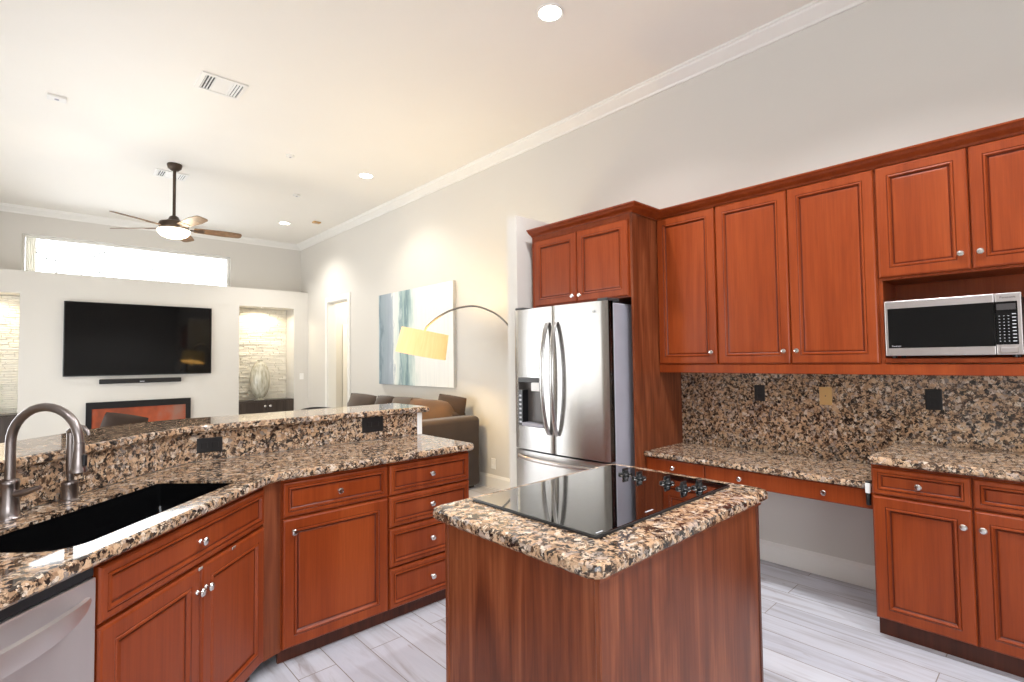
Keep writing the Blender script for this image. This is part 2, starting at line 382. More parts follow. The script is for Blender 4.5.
def carcass(parent, w, d, z0, z1, y0=.0, top=True, bottom=True, mat='wood', t=.018, back=True):
    bm = NB()
    box(bm, 0, t, y0, y0+d, z0, z1); box(bm, w-t, w, y0, y0+d, z0, z1)
    if bottom: box(bm, t, w-t, y0, y0+d, z0, z0+t)
    if back: box(bm, t, w-t, y0+d-.01, y0+d, z0+t, z1)
    if top: box(bm, t, w-t, y0, y0+d-.01, z1-t, z1)
    box(bm, t, w-t, y0, y0+t, z1-.05, z1-(t if top else 0)) if not top else None
    # face frame members closing the front behind the doors
    box(bm, t, w-t, y0+.001, y0+.012, z0+t, z1-t-(0 if top else .03))
    return obj('body', bm, M[mat], parent)
def text(name, body, size, parent, loc, rot, mat, ext=.0006):
    cu = bpy.data.curves.new(name, 'FONT'); cu.body = body; cu.size = size; cu.extrude = ext; cu.align_x = 'CENTER'; cu.align_y = 'CENTER'
    tmp = bpy.data.objects.new(name+'_tmp', cu); COL.objects.link(tmp)
    dg = bpy.context.evaluated_depsgraph_get(); me = bpy.data.meshes.new_from_object(tmp.evaluated_get(dg))
    bpy.data.objects.remove(tmp); me.materials.clear(); me.materials.append(mat); me.name = name
    o = bpy.data.objects.new(name, me); COL.objects.link(o); o.parent = parent; o.location = loc; o.rotation_euler = rot
    return o
def bez(p0, p1, p2, n=8):
    return [((1-t)**2*p0[0]+2*t*(1-t)*p1[0]+t*t*p2[0], (1-t)**2*p0[1]+2*t*(1-t)*p1[1]+t*t*p2[1]) for t in [k/n for k in range(n+1)]]
R2 = math.sqrt(2)
def dg(s, v): return ((s-v)/R2, (s+v)/R2)      # along / across the diagonal sink run

# ------------------------------------------------------------------ room shell
CH = 3.80; XR = 3.84; YF = 10.01; YU = 10.40
struct('floor', box(NB(), -3.7, 6.0, -3.0, 11.2, -.12, 0), M['floor'])
struct('ceiling', box(NB(), -3.7, 6.0, -3.0, 11.2, CH, CH+.12), M['ceil'])
bm = NB(); D0, D1, DH = 8.24, 9.06, 2.53
box(bm, XR, XR+.14, -3.0, D0, 0, CH); box(bm, XR, XR+.14, D1, 10.9, 0, CH); box(bm, XR, XR+.14, D0, D1, DH, CH)
struct('wall_right', bm, M['wall'])
# upper far wall with the long high window
bm = NB(); wx0, wx1, wz1 = -.21, 2.57, 3.41
box(bm, -1.4, wx0, YU, YU+.16, 2.81, CH); box(bm, wx1, XR, YU, YU+.16, 2.81, CH); box(bm, wx0, wx1, YU, YU+.16, wz1, CH)
struct('wall_far', bm, M['wall'])
# built-out lower wall with two lit niches
bm = NB(); NZ = 2.485; NX = ((-1.15, -.21), (2.62, 3.577))
for a, b in ((-1.4, NX[0][0]), (NX[0][1], NX[1][0]), (NX[1][1], XR)): box(bm, a, b, YF, YU+.16, 0, 2.81)
for a, b in NX:
    box(bm, a, b, YF, YU+.16, NZ, 2.81); box(bm, a, b, YU+.06, YU+.16, 0, NZ)
struct('wall_media', bm, M['wall'])
# stacked stone in the niches
def stone(a, b, name):
    bm = NB(); z = .76
    while z < NZ-.005:
        h = min(random.uniform(.022, .042), NZ-.002-z); x = a+.002
        while x < b-.005:
            w = min(random.uniform(.10, .30), b-.002-x); d = random.uniform(.022, .045)
            box(bm, x, x+w-.003, YU+.06-d, YU+.059, z, z+h-.003, .004, 1); x += w
        z += h
    return struct(name, bm, M['stone'])
stone(*NX[0], 'wall_niche_left'); stone(*NX[1], 'wall_niche_right')
# hall behind the doorway
bm = NB(); box(bm, XR+.14, 5.6, 9.75, 9.87, 0, CH); box(bm, 5.48, 5.6, 6.5, 9.75, 0, CH); box(bm, XR+.14, 5.6, 6.4, 6.5, 0, CH)
struct('wall_hall', bm, M['wall'])
bm = NB()
box(bm, 4.42, 4.52, 9.72, 9.749, 0, 2.1); box(bm, 4.52, 5.2, 9.735, 9.749, 0, 2.1); box(bm, 4.42, 5.3, 9.72, 9.749, 2.1005, 2.2)
struct('door_2', bm, M['white'])
# left and back walls with their glazed openings
bm = NB()
box(bm, -1.54, -1.4, 3.9, 4.4, 0, CH); box(bm, -1.54, -1.4, 8.8, 10.9, 0, CH); box(bm, -1.54, -1.4, 4.4, 8.8, 2.5, CH)
box(bm, -3.55, -1.54, 3.9, 4.04, 0, CH)
box(bm, -3.55, -3.41, -2.85, 3.9, 0, CH)
struct('wall_left', bm, M['wall'])
bm = NB()
box(bm, -3.41, -3.2, -2.85, -2.7, 0, CH); box(bm, .2, XR, -2.85, -2.7, 0, CH); box(bm, -3.2, .2, -2.85, -2.7, 2.5, CH); box(bm, -3.2, .2, -2.85, -2.7, 0, .75)
struct('wall_back', bm, M['wall'])
def slider(name, x, y0, y1):
    bm = NB(); n = 4; w = (y1-y0)/n
    for k in range(n+1): box(bm, x-.03, x+.03, max(y0, y0+k*w-.04), min(y1, y0+k*w+.04), 0, 2.5)
    for z0, z1 in ((0, .06), (2.42, 2.5)): box(bm, x-.029, x+.029, y0, y1, z0, z1)
    struct(name, bm, M['white'])
slider('door_3', -1.47, 4.4, 8.8)
struct('wall_sky_blocker', box(NB(), -5.4, -5.2, 2.5, 11.5, 0, 3.4), M['wall'])  # unseen wall added outside to keep the bright sky out of reflections
# high window: frame, pane
bm = NB()
for a in (wx0, wx1-.035): box(bm, a, a+.035, YU+.09, YU+.14, 2.81, wz1)
box(bm, wx0+.035, wx1-.035, YU+.09, YU+.14, wz1-.035, wz1); box(bm, wx0+.035, wx1-.035, YU+.09, YU+.14, 2.81, 2.84)
fr = struct('window_1', bm, M['white'])
bm = NB(); box(bm, wx0+.035, wx1-.035, YU+.11, YU+.116, 2.84, wz1-.035); obj('pane', bm, M['pane'], fr)
# crown moulding
CP = [(0, CH-.100), (.014, CH-.100), (.018, CH-.090), (.020, CH-.082), (.040, CH-.070), (.068, CH-.048), (.090, CH-.035), (.094, CH-.02), (.105, CH-.016), (.105, CH), (0, CH)]
struct('trim_1', sweep(NB(), [(XR, YU), (XR, -2.7)], CP), M['white'], True)
struct('trim_2', sweep(NB(), [(-1.4, YU), (XR-.001, YU)], CP), M['white'], True)
# baseboards
def baseboard(name, path):
    struct(name, sweep(NB(), path, [(0, 0), (.016, 0), (.016, .115), (.010, .13), (.006, .142), (0, .142)]), M['white'])
baseboard('baseboard_right', [(XR, 8.15), (XR, 3.345)])
baseboard('baseboard_desk', [(XR, 2.13), (XR, .725)])
baseboard('baseboard_corner', [(XR, YF), (XR, 9.15)])
# door casing and jamb
bm = NB()
box(bm, XR-.02, XR, D0-.09, D0, 0, DH+.09); box(bm, XR-.02, XR, D1, D1+.09, 0, DH+.09); box(bm, XR-.02, XR, D0, D1, DH, DH+.09)
box(bm, XR, XR+.14, D1-.015, D1, 0, DH); box(bm, XR, XR+.14, D0, D0+.015, 0, DH); box(bm, XR, XR+.14, D0+.015, D1-.015, DH-.015, DH)
struct('door_1', bm, M['white'])
# stub wall beside the refrigerator
struct('wall_stub', box(NB(), 3.04, XR, 3.22, 3.345, 0, 2.71), M['wall'])

# ------------------------------------------------------------------ peninsula
ZC, ZB = .93, .89
SP = [(1.99, 3.165)]+bez((.61, 3.165), (.550, 3.162), (.30, 2.916), 10)+[dg(.75, 2.616/R2)]           # splash line, right to left
BF = [(2.07, 3.13)]+bez((.64, 3.13), (.555, 3.13), (.29, 2.87), 10)+[dg(.75, 2.58/R2)]              # bar front edge
BB = [(2.07, 3.60)]+bez((.62, 3.60), (.385, 3.60), (.16, 3.375), 8)+[dg(.75, 3.215/R2)]
def off_path(path, d):
    out = []
    for i, p in enumerate(path):
        p = Vector(p); a = (p-Vector(path[i-1])).normalized() if i else None; b = (Vector(path[i+1])-p).normalized() if i < len(path)-1 else None
        a = a or b; b = b or a; m = Vector((a.y, -a.x))+Vector((b.y, -b.x)); m = m/(m.dot(m)/2); out.append((p.x+m.x*d, p.y+m.y*d))
    return out
# travelling right-to-left the living-room side lies on the right
knee = [(2.03, 3.165), (2.03, 3.335)]+off_path(SP, .17)+off_path(SP, .02)[::-1]+[(1.99, 3.166)]
struct('wall_knee', prism(NB(), knee, 0, 1.085), M['white'])
tag(obj('granite_backsplash', prism(NB(), SP+off_path(SP, .02)[::-1], ZC, 1.085), M['granite']), 'low curved granite splash panel between the sink counter and the raised bar', 'backsplash')
tag(obj('bar_top', slab(NB(), BB+BF[::-1], 1.085, 1.125, r=.014), M['granite'], None, True), 'long curved raised granite bar ledge above the sink counter', 'countertop')
hole = [dg(s, v) for s, v in round_poly([(1.395, 1.314), (2.249, 1.314), (2.249, 1.682), (1.395, 1.682)], [.10, .02, .02, .06], 6)]
outer = [(2.03, 2.548), (2.03, 3.165)]+SP[1:]+[dg(.75, 1.2205), (.822, 2.548)]
rad = [.035, .004]+[0]*(len(SP)-1)+[.01, .12]
outer = round_poly(outer, rad, 6)
tag(obj('countertop', slab(NB(), outer, ZB, ZC, [hole], .013), M['granite'], None, True), 'brown speckled granite counter with the black sink cut into it', 'countertop')

# sink, two bowls with a low divider
t = thing('kitchen_sink', 'black double bowl sink set under the granite counter', 'sink', (*dg(1.822, 1.498), 0), PI/4)
def rr(x0, x1, y0, y1, r, z, bm): return [bm.verts.new((x, y, z)) for x, y in round_poly([(x0, y0), (x1, y0), (x1, y1), (x0, y1)], r, 5)]
bm = NB()
def bridge(a, b):
    for k in range(len(a)): bm.faces.new((a[k], a[(k+1) % len(a)], b[(k+1) % len(b)], b[k]))
def fill(loops):
    es = []
    for lp in loops:
        for k in range(len(lp)): es.append(bm.edges.get((lp[k], lp[(k+1) % len(lp)])) or bm.edges.new((lp[k], lp[(k+1) % len(lp)])))
    bmesh.ops.triangle_fill(bm, edges=es, use_beauty=True)
o1 = rr(-.455, .455, -.212, .212, .06, .889, bm); i0 = rr(-.4255, .4255, -.1825, .1825, [.10, .021, .021, .061], .889, bm); fill([o1, i0]); i1 = rr(-.4245, .4245, -.1815, .1815, [.10, .021, .021, .06], .920, bm); bridge(i0, i1)
i1b = rr(-.4205, .4205, -.1775, .1775, [.097, .02, .02, .057], .920, bm); bridge(i1, i1b); i1 = i1b; i2 = rr(-.420, .420, -.177, .177, [.097, .02, .02, .057], .822, bm); bridge(i1, i2)
lt = rr(-.417, -.150, -.174, .174, [.09, .045, .045, .055], .822, bm); rt_ = rr(-.115, .417, -.174, .174, [.045, .02, .02, .045], .822, bm); fill([i2, lt, rt_])
for lp, (x0, x1) in ((lt, (-.405, -.165)), (rt_, (-.10, .405))):
    b1 = rr(x0, x1, -.162, .162, .05, .70, bm); bridge(lp, b1); b2 = rr(x0+.03, x1-.03, -.132, .132, .03, .682, bm); bridge(b1, b2); bm.faces.new(b2)
o2 = rr(-.455, .455, -.212, .212, .06, .88, bm); bridge(o1, o2); o3 = rr(-.44, .44, -.195, .195, .05, .70, bm); bridge(o2, o3); o4 = rr(-.40, .40, -.155, .155, .05, .672, bm); bridge(o3, o4); bm.faces.new(o4)
basin = obj('basin', bm, M['sinkblack'], t, True)
for x in (-.285, .152): obj('drain', lathe(NB(), [(.045, .6825), (.045, .685), (.03, .686), (.02, .684)], 'z', (x, 0, 0)), M['nickel'], t, True)

# sink base cabinet (diagonal)
def local_cab(name, label, origin, rz, cat='cabinet', group=None): return thing(name, label, cat, (origin[0], origin[1], 0), rz, group)
c = local_cab('sink_base_cabinet', 'cherry sink base cabinet with two doors under the black sink', dg(1.447, 1.271), PI/4); w = .913
bm = NB(); q = .018
box(bm, 0, q, 0, .50, .10, .66); box(bm, w-q, w, 0, .50, .10, .66); box(bm, q, w-q, 0, .50, .10, .118); box(bm, q, w-q, .49, .50, .118, .66)
box(bm, 0, w, .0005, .014, .66, ZB-.0005); box(bm, q, w-q, .001, .012, .118, .66)
obj('body', bm, M['wood'], c)
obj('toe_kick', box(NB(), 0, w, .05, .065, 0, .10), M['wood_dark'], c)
front(c, 'false_drawer_front', .004, w-.004, .705, .868, [(w/2, .785)], DRAWP)
d1 = front(c, 'door', .004, w/2-.003, .085, .693, [(w/2-.025, .607)]); d2 = front(c, 'door', w/2+.003, w-.004, .085, .693, [(w/2+.025, .607)])
for dd, xx in ((d1, w/2-.012), (d2, w/2+.20)): obj('catch', box(NB(), xx-.012, xx+.012, -.026, -.0205, .683, .695, .002, 1), M['nickel'], dd)
# dishwasher
c = local_cab('dishwasher', 'stainless dishwasher at the left end under the sink counter', dg(.835, 1.271), PI/4, 'dishwasher'); w = .603
bm = NB(); box(bm, 0, w, .002, .50, .10, .66); box(bm, 0, w, .002, .012, .66, .885); obj('body', bm, M['darkgrey'], c)
brushed_uv(obj('door_panel', box(NB(), .003, w-.002, -.02, .001, .11, .848, .004, 2), M['steel_w'], c))
obj('control_strip', box(NB(), .003, w-.002, -.012, .001, .850, .882, .002, 1), M['black'], c)
bm = NB(); pts = []
for k in range(25):
    u = -1+2*k/24; pts.append((w/2+.005+u*.272, -.022-.062*(1-u*u)**.8, .79-.004*(1-u*u)))
rings = []
for i, p in enumerate(pts):
    hh = .012+.018*(1-abs(-1+2*i/24)**3)
    rings.append([bm.verts.new((p[0], p[1]+dy, p[2]+dz)) for dy, dz in ((0, -hh), (.012, -hh*1.1), (.016, 0), (.010, hh), (-.002, hh*.9), (-.006, 0))])
for a, b in zip(rings, rings[1:]):
    for k in range(6): bm.faces.new((a[k], a[(k+1) % 6], b[(k+1) % 6], b[k]))
bm.faces.new(rings[0]); bm.faces.new(rings[-1])
brushed_uv(obj('handle', bm, M['steel_w'], c, True))
obj('toe_kick', box(NB(), 0, w, .05, .065, 0, .10), M['black'], c)
# corner filler
a, b = dg(2.362, 1.262), (.866, 2.594)
tag(obj('corner_filler', prism(NB(), [a, b, (b[0]-.004, b[1]+.04), (a[0]-.02, a[1]+.02)], .075, ZB), M['wood_brown']), 'narrow brown wood filler post at the inner corner of the sink run', 'cabinet filler')
# door cabinet and drawer stack
c = local_cab('base_cabinet', 'cherry base cabinet with one drawer over one door beside the corner filler post', (.868, 2.599), 0); w = .568
carcass(c, w, .545, .078, ZB)
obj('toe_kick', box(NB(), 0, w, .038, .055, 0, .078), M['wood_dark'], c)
front(c, 'drawer', .004, w-.004, .704, .872, [(w/2+.003, .788)], DRAWP); front(c, 'door', .004, w-.004, .082, .696, [(.052, .632)])
c = local_cab('drawer_cabinet', 'cherry base cabinet with a stack of four drawers at the end of the peninsula', (1.438, 2.599), 0); w = .566
carcass(c, w, .545, .078, ZB)
obj('toe_kick', box(NB(), 0, w, .038, .055, 0, .078), M['wood_dark'], c)
for z0, z1 in ((.704, .872), (.528, .696), (.308, .520), (.082, .300)): front(c, 'drawer', .004, w-.004, z0, z1, [(w/2, (z0+z1)/2)], DRAWP)

# faucet
f0 = Vector((-.066, 2.465)); dv = Vector((1, -1)).normalized()
t = thing('faucet', 'tall brushed nickel gooseneck faucet behind the black sink', 'faucet', (f0.x, f0.y, ZC), -PI/4)
obj('base', lathe(NB(), [(.034, 0), (.034, .006), (.029, .012), (.026, .05), (.024, .10), (.026, .118), (.027, .122), (.0265, .128), (.0245, .132), (.016, .136)], 'z'), M['faucet'], t, True)
arc = [(0, 0, .13), (0, 0, .20), (0, 0, .258)]+[(.1215-.1215*math.cos(PI*k/16), 0, .258+.1215*math.sin(PI*k/16)) for k in range(1, 17)]
obj('spout', tube(NB(), arc, .0145, 16), M['faucet'], t, True)
hd = obj('spray_head', lathe(NB(), [(.0150, 0), (.0165, -.006), (.016, -.02), (.0165, -.03), (.019, -.06), (.022, -.085), (.0255, -.094), (.0255, -.099), (.021, -.101)], 'z', (.243, 0, .258), 20), M['faucet'], t, True)
obj('spray_button', box(NB(), .259, .268, -.008, .008,   .178, .218, .003, 1), M['black'], hd)
obj('lever', tube(NB(), [(.02, 0, .085), (.035, 0, .087), (.06, 0, .092), (.095, 0, .104), (.108, 0, .108)], [.013, .012, .011, .009, .006]), M['faucet'], t, True)
t = thing('soap_dispenser', 'brushed nickel soap pump between the faucet and the granite splash', 'soap dispenser', (.096, 2.626, ZC), -PI/4)
obj('base', lathe(NB(), [(.033, 0), (.033, .005), (.027, .010), (.026, .062), (.028, .068), (.026, .074), (.012, .078)], 'z'), M['faucet'], t, True)
obj('pump', tube(NB(), [(0, 0, .076), (0, 0, .12), (0, 0, .26)], [.010, .0135, .0135], 14), M['faucet'], t, True)
obj('nozzle', tube(NB(), [(-.006, 0, .262), (.01, 0, .278), (.03, 0, .285), (.05, 0, .280), (.066, 0, .264), (.072, 0, .250)], [.013, .012, .010, .009, .008, .007]), M['faucet'], t, True)

# outlets
def outlet(label, loc, rz, w, h, mat='black', kind='outlet', marks=True):
    t = thing('wall_switch' if kind == 'switch' else 'wall_outlet', label, kind, loc, rz)
    obj('cover_plate', rings_rect(NB(), -w/2, w/2, -h/2, h/2, [(0, -.003), (.003, -.006), (.006, -.0065)], 0), M[mat], t)
    if kind == 'switch': obj('rocker', box(NB(), -.016, .016, -.010, -.0065, -.033, .033, .002, 1), M[mat], t)
    elif marks:
        horiz = w > h
        for s in (-1, 1):
            cx, cz = ((s*.026, 0) if horiz else (0, s*.026))
            obj('receptacle', box(NB(), cx-.015, cx+.015, -.009, -.0063, cz-.015, cz+.015, .003, 1), M[mat], t)
    else: obj('screw', lathe(NB(), [(.004, 0), (.004, .001), (.001, .0015)], 'y', (0, -.0065, 0), 10, -1), M['darkprint'], t)
    return t
outlet('black outlet on the granite splash behind the right end of the sink', (.687, 3.165, 1.013), 0, .122, .078)
outlet('black outlet on the granite splash near the end of the bar', (1.645, 3.165, 1.035), 0, .152, .104)

# ------------------------------------------------------------------ island
outer = round_poly([(1.028, .812), (2.13, .812), (2.13, 1.572), (1.028, 1.572)], .05, 7)
isl = thing('kitchen_island', 'brown wood kitchen island standing in the middle of the kitchen', 'kitchen island')
IX0, IX1, IY0, IY1 = 1.066, 2.062, .836, 1.520
obj('panel', box(NB(), IX0+.004, IX0+.019, IY0+.016, IY1-.016, 0, ZB), M['wood_brown'], isl)
obj('panel', box(NB(), IX1-.019, IX1-.004, IY0+.016, IY1-.016, 0, ZB), M['wood_brown'], isl)
obj('panel', box(NB(), IX0+.019, IX1-.019, IY0+.004, IY0+.019, 0, ZB), M['wood_brown'], isl)
obj('panel', box(NB(), IX0+.019, IX1-.019, IY1-.019, IY1-.004, 0, ZB), M['wood_brown'], isl)
for x in (IX0, IX1-.019):
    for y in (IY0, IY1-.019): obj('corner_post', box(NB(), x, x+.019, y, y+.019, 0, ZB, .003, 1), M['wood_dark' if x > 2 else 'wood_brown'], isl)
bm = NB()
for q in ((IX0-.006, IX1+.006, IY0-.006, IY0+.002), (IX0-.006, IX1+.006, IY1-.002, IY1+.006), (IX0-.006, IX0+.002, IY0+.002, IY1-.002), (IX1-.002, IX1+.006, IY0+.002, IY1-.002)): box(bm, *q, ZB-.012, ZB-.0005)
obj('rail', bm, M['wood_brown'], isl)
tag(obj('countertop', slab(NB(), outer, ZB, ZC, [], .014), M['granite'], None, True), 'rectangular granite slab with rounded corners topping the island', 'countertop')
t = thing('cooktop', 'black glass electric cooktop set into the island granite', 'cooktop', (1.188, .94, ZC))
obj('frame', slab(NB(), round_poly([(0, 0), (.866, 0), (.866, .580), (0, .580)], .008, 3), 0, .007, [], .003), M['black'], t)
obj('glass_top', box(NB(), .006, .860, .006, .574, .005, .0095, .001, 1), M['cookglass'], t)
for x, y in ((.715, .400), (.700, .318), (.705, .190), (.665, .095), (.725, .062)):
    k = obj('control_knob', lathe(NB(), [(.017, 0), (.017, .004), (.0145, .008), (.0135, .018), (.012, .021), (.004, .022)], 'z', (x, y, .0095), 20), M['black'], t, True)
    bm = lathe(NB(), [(.022, 0), (.022, .0015), (.012, .002)], 'z', (x, y, .00955), 20)
    for q in range(4):
        a = PI/4+q*PI/2; lathe(bm, [(.0115, 0), (.012, .005), (.009, .0085), (.003, .0095)], 'z', (x+.019*math.cos(a), y+.019*math.sin(a), .0096), 12)
    obj('skirt', bm, M['black'], k, True)
    obj('grip', box(NB(), x-.019, x+.019, y-.005, y+.005, .0255, .040, .004, 2), M['black'], k)
    for q in range(4):
        a = q*PI/2; obj('marker', lathe(NB(), [(.006, 0), (.0055, .0012), (.002, .0018)], 'z', (x+.026*math.cos(a), y+.026*math.sin(a), .0096), 10), M['nickel'], k, True)
obj('control_mark', box(NB(), .30, .345, .028, .034, .0095, .0098), M['tick'], t)
obj('corner_mark', box(NB(), .022, .052, .016, .021, .0095, .0098), M['tick'], t)

# ------------------------------------------------------------------ right wall cabinets (local x runs toward -y, local y into the wall)
RZ = -PI/2
def rcab(name, label, xf, y, cat='cabinet'): return thing(name, label, cat, (xf, y, 0), RZ)
# base unit
c = rcab('base_cabinet', 'cherry base cabinet with two drawers over two doors right of the desk', 3.211, .722); w = .79
carcass(c, w, .625, .10, ZB)
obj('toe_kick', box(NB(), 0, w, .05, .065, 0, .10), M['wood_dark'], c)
front(c, 'drawer', .005, w/2-.003, .735, .872, [(w/4, .80)], DRAWP); front(c, 'drawer', w/2+.003, w-.005, .735, .872, [(3*w/4, .80)], DRAWP)
front(c, 'door', .005, w/2-.003, .105, .727, [(w/2-.034, .645)]); front(c, 'door', w/2+.003, w-.005, .105, .727, [(w/2+.034, .645)])
tag(obj('countertop', slab(NB(), round_poly([(3.16, -.08), (XR, -.08), (XR, .73), (3.16, .73)], [.01, 0, 0, .02], 4), ZB, ZC, [], .013), M['granite'], None, True), 'granite counter on the base cabinet right of the desk', 'countertop')
# desk
DT = .775
tag(obj('granite_desk', slab(NB(), round_poly([(3.26, .722), (XR, .722), (XR, 2.13), (3.26, 2.13)], .002, 2), DT-.038, DT, [], .011), M['granite'], None, True), 'lower granite desk surface between tall wood panel and base cabinet', 'desk top')
c = rcab('desk_drawer_unit', 'cherry drawer apron hung under the granite desk top', 3.301, 2.13); w = 1.408
carcass(c, w, .45, .625, DT-.038)
front(c, 'drawer', .004, .449, .628, .732, [(.225, .68)], FLATP); front(c, 'drawer', .455, w-.004, .628, .732, [(.69, .68), (1.165, .68)], FLATP)
t = thing('desk_clamp', 'small white and black clamp on the right end of the desk edge', 'clamp', (3.255, .745, 0), RZ)
obj('jaw', box(NB(), -.014, .012, -.02, .03, .7755, .784, .003, 1), M['black'], t)
obj('grip', box(NB(), -.013, .011, -.024, -.002, .722, .774, .004, 2), M['plate'], t)
obj('screw', lathe(NB(), [(.010, .66), (.012, .664), (.012, .715), (.008, .7215)], 'z', (0, -.014, 0), 14), M['black'], t, True)
# splash
bm = NB(); box(bm, XR-.02, XR-.0005, .731, 2.13, DT, 1.395); box(bm, XR-.02, XR-.0005, -.08, .731, ZC, 1.395)
tag(obj('granite_backsplash', bm, M['granite']), 'tall granite splash on the right wall under the upper cabinets', 'backsplash')
outlet('black outlet on the granite splash left of the tan plate', (XR-.02, 1.518, 1.19), RZ, .072, .115)
outlet('tan blank plate on the granite splash above the desk', (XR-.02, 1.096, 1.187), RZ, .074, .118, 'almond', 'wall plate', False)
outlet('black outlet on the granite splash below the microwave', (XR-.02, .54, 1.19), RZ, .078, .12)
# uppers
ZU0, ZU1 = 1.40, 2.53
c = rcab('upper_cabinet', 'narrow cherry upper cabinet with one door next to the tall panel', 3.511, 2.13); w = .464
carcass(c, w, .32, ZU0, ZU1); front(c, 'door', .004, w-.003, 1.404, 2.515, [(w-.038, 1.487)])
c = rcab('upper_cabinet', 'wide cherry upper cabinet with two tall doors over the desk', 3.511, 1.664); w = .943
carcass(c, w, .32, ZU0, ZU1)
front(c, 'door', .004, .473, 1.404, 2.515, [(.438, 1.485)]); front(c, 'door', .479, w-.004, 1.404, 2.515, [(.514, 1.485)])
c = rcab('microwave_cabinet', 'cherry upper cabinet with two short doors and an open microwave shelf', 3.511, .719); w = .80
bm = NB(); t_ = .018
box(bm, 0, t_, 0, .32, ZU0, ZU1); box(bm, w-t_, w, 0, .32, ZU0, ZU1); box(bm, t_, w-t_, .31, .32, ZU0, ZU1)
box(bm, t_, w-t_, 0, .31, 1.872, 1.89); box(bm, t_, w-t_, 0, .31, ZU1-t_, ZU1); box(bm, t_, w-t_, .001, .012, 1.89, ZU1-t_)
obj('body', bm, M['wood'], c)
obj('shelf', box(NB(), t_, w-t_, -.016, .31, 1.405, 1.433, .004, 1), M['wood'], c)
front(c, 'door', .004, .398, 1.885, 2.515, [(.360, 1.968)]); front(c, 'door', .404, w-.004, 1.885, 2.515, [(.436, 1.968)])
tag(obj('light_rail', box(NB(), 3.498, 3.518, -.08, 2.13, 1.34, ZU0, .003, 1), M['wood']), 'cherry rail along the underside of the upper cabinets', 'cabinet trim')
# microwave
t = thing('microwave', 'stainless and black microwave on the open cabinet shelf', 'microwave', (3.470, .690, 1.433), RZ); w = .545; mh = .315
obj('body', box(NB(), .004, w-.004, .014, .33, .012, mh-.004, .004, 1), M['darkgrey'], t)
for x in (.03, w-.03):
    for y in (.05, .28): obj('foot', lathe(NB(), [(.012, 0), (.012, .0125), (.004, .0128)], 'z', (x, y, 0), 12), M['black'], t)
d = brushed_uv(obj('door', box(NB(), 0, .448, 0, .016, .012, mh, .004, 2), M['steel_h'], t))
obj('window', box(NB(), .014, .447, -.0015, .006, .055, mh-.042, .001, 1), M['blackglass'], d)
text('door_text', 'Inverter', .013, d, (.05, -.0018, .066), (PI/2, 0, 0), M['tick'], .0002)
p = brushed_uv(obj('control_panel', box(NB(), .450, w, 0, .016, .012, mh, .004, 2), M['steel_h'], t))
obj('keypad_face', box(NB(), .4505, .530, -.0015, .006, .062, mh-.042, .001, 1), M['blackglass'], p)
text('brand_text', 'Panasonic', .0145, p, (.497, -.0008, mh-.022), (PI/2, 0, 0), M['darkprint'], .0003)
bm = NB()
for r in range(9):
    for cc in range(3): box(bm, .4625+cc*.016, .4675+cc*.016, -.0022, -.0014, .077+r*.0155, .0795+r*.0155)
    box(bm, .510, .524, -.0022, -.0014, .0765+r*.0165, .0805+r*.0165)
obj('keypad', bm, M['tick'], p)
obj('display', box(NB(), .456, .524, -.0024, -.0014, .232, .262), M['darkprint'], p)
brushed_uv(obj('door_button', box(NB(), .462, .528, -.004, .002, .020, .050, .003, 1), M['steel_h'], p))

# refrigerator surround
tall = thing('refrigerator_cabinet', 'cherry cabinet over the refrigerator with its tall side panel', 'cabinet', (3.171, 3.16, 0), RZ); w = 1.03
obj('side_panel', box(NB(), 1.012, w, 0, .665, 0, 2.53), M['wood_brown'], tall)
bm = NB(); box(bm, 0, 1.0115, .001, .66, 1.90, 1.918); box(bm, 0, .018, .001, .66, 1.918, 2.53); box(bm, .018, 1.0115, .001, .66, 2.512, 2.53); box(bm, .018, 1.0115, .001, .02, 1.918, 2.512)
obj('body', bm, M['wood'], tall)
front(tall, 'door', .045, .512, 1.908, 2.476, [(.478, 1.958)]); front(tall, 'door', .518, 1.000, 1.908, 2.476, [(.552, 1.958)])
tag(obj('crown_molding', sweep(NB(), [(3.171, 3.16), (3.171, 2.13), (3.508, 2.13), (3.508, -.08)], [(0, 2.519), (.007, 2.519), (.010, 2.526), (.020, 2.533), (.036, 2.541), (.052, 2.552), (.062, 2.564), (.068, 2.567), (.070, 2.576), (-.05, 2.576), (-.05, 2.5305), (0, 2.5305)]), M['wood'], None, True), 'dark cherry crown trim running along the tops of the upper cabinets', 'cabinet trim')

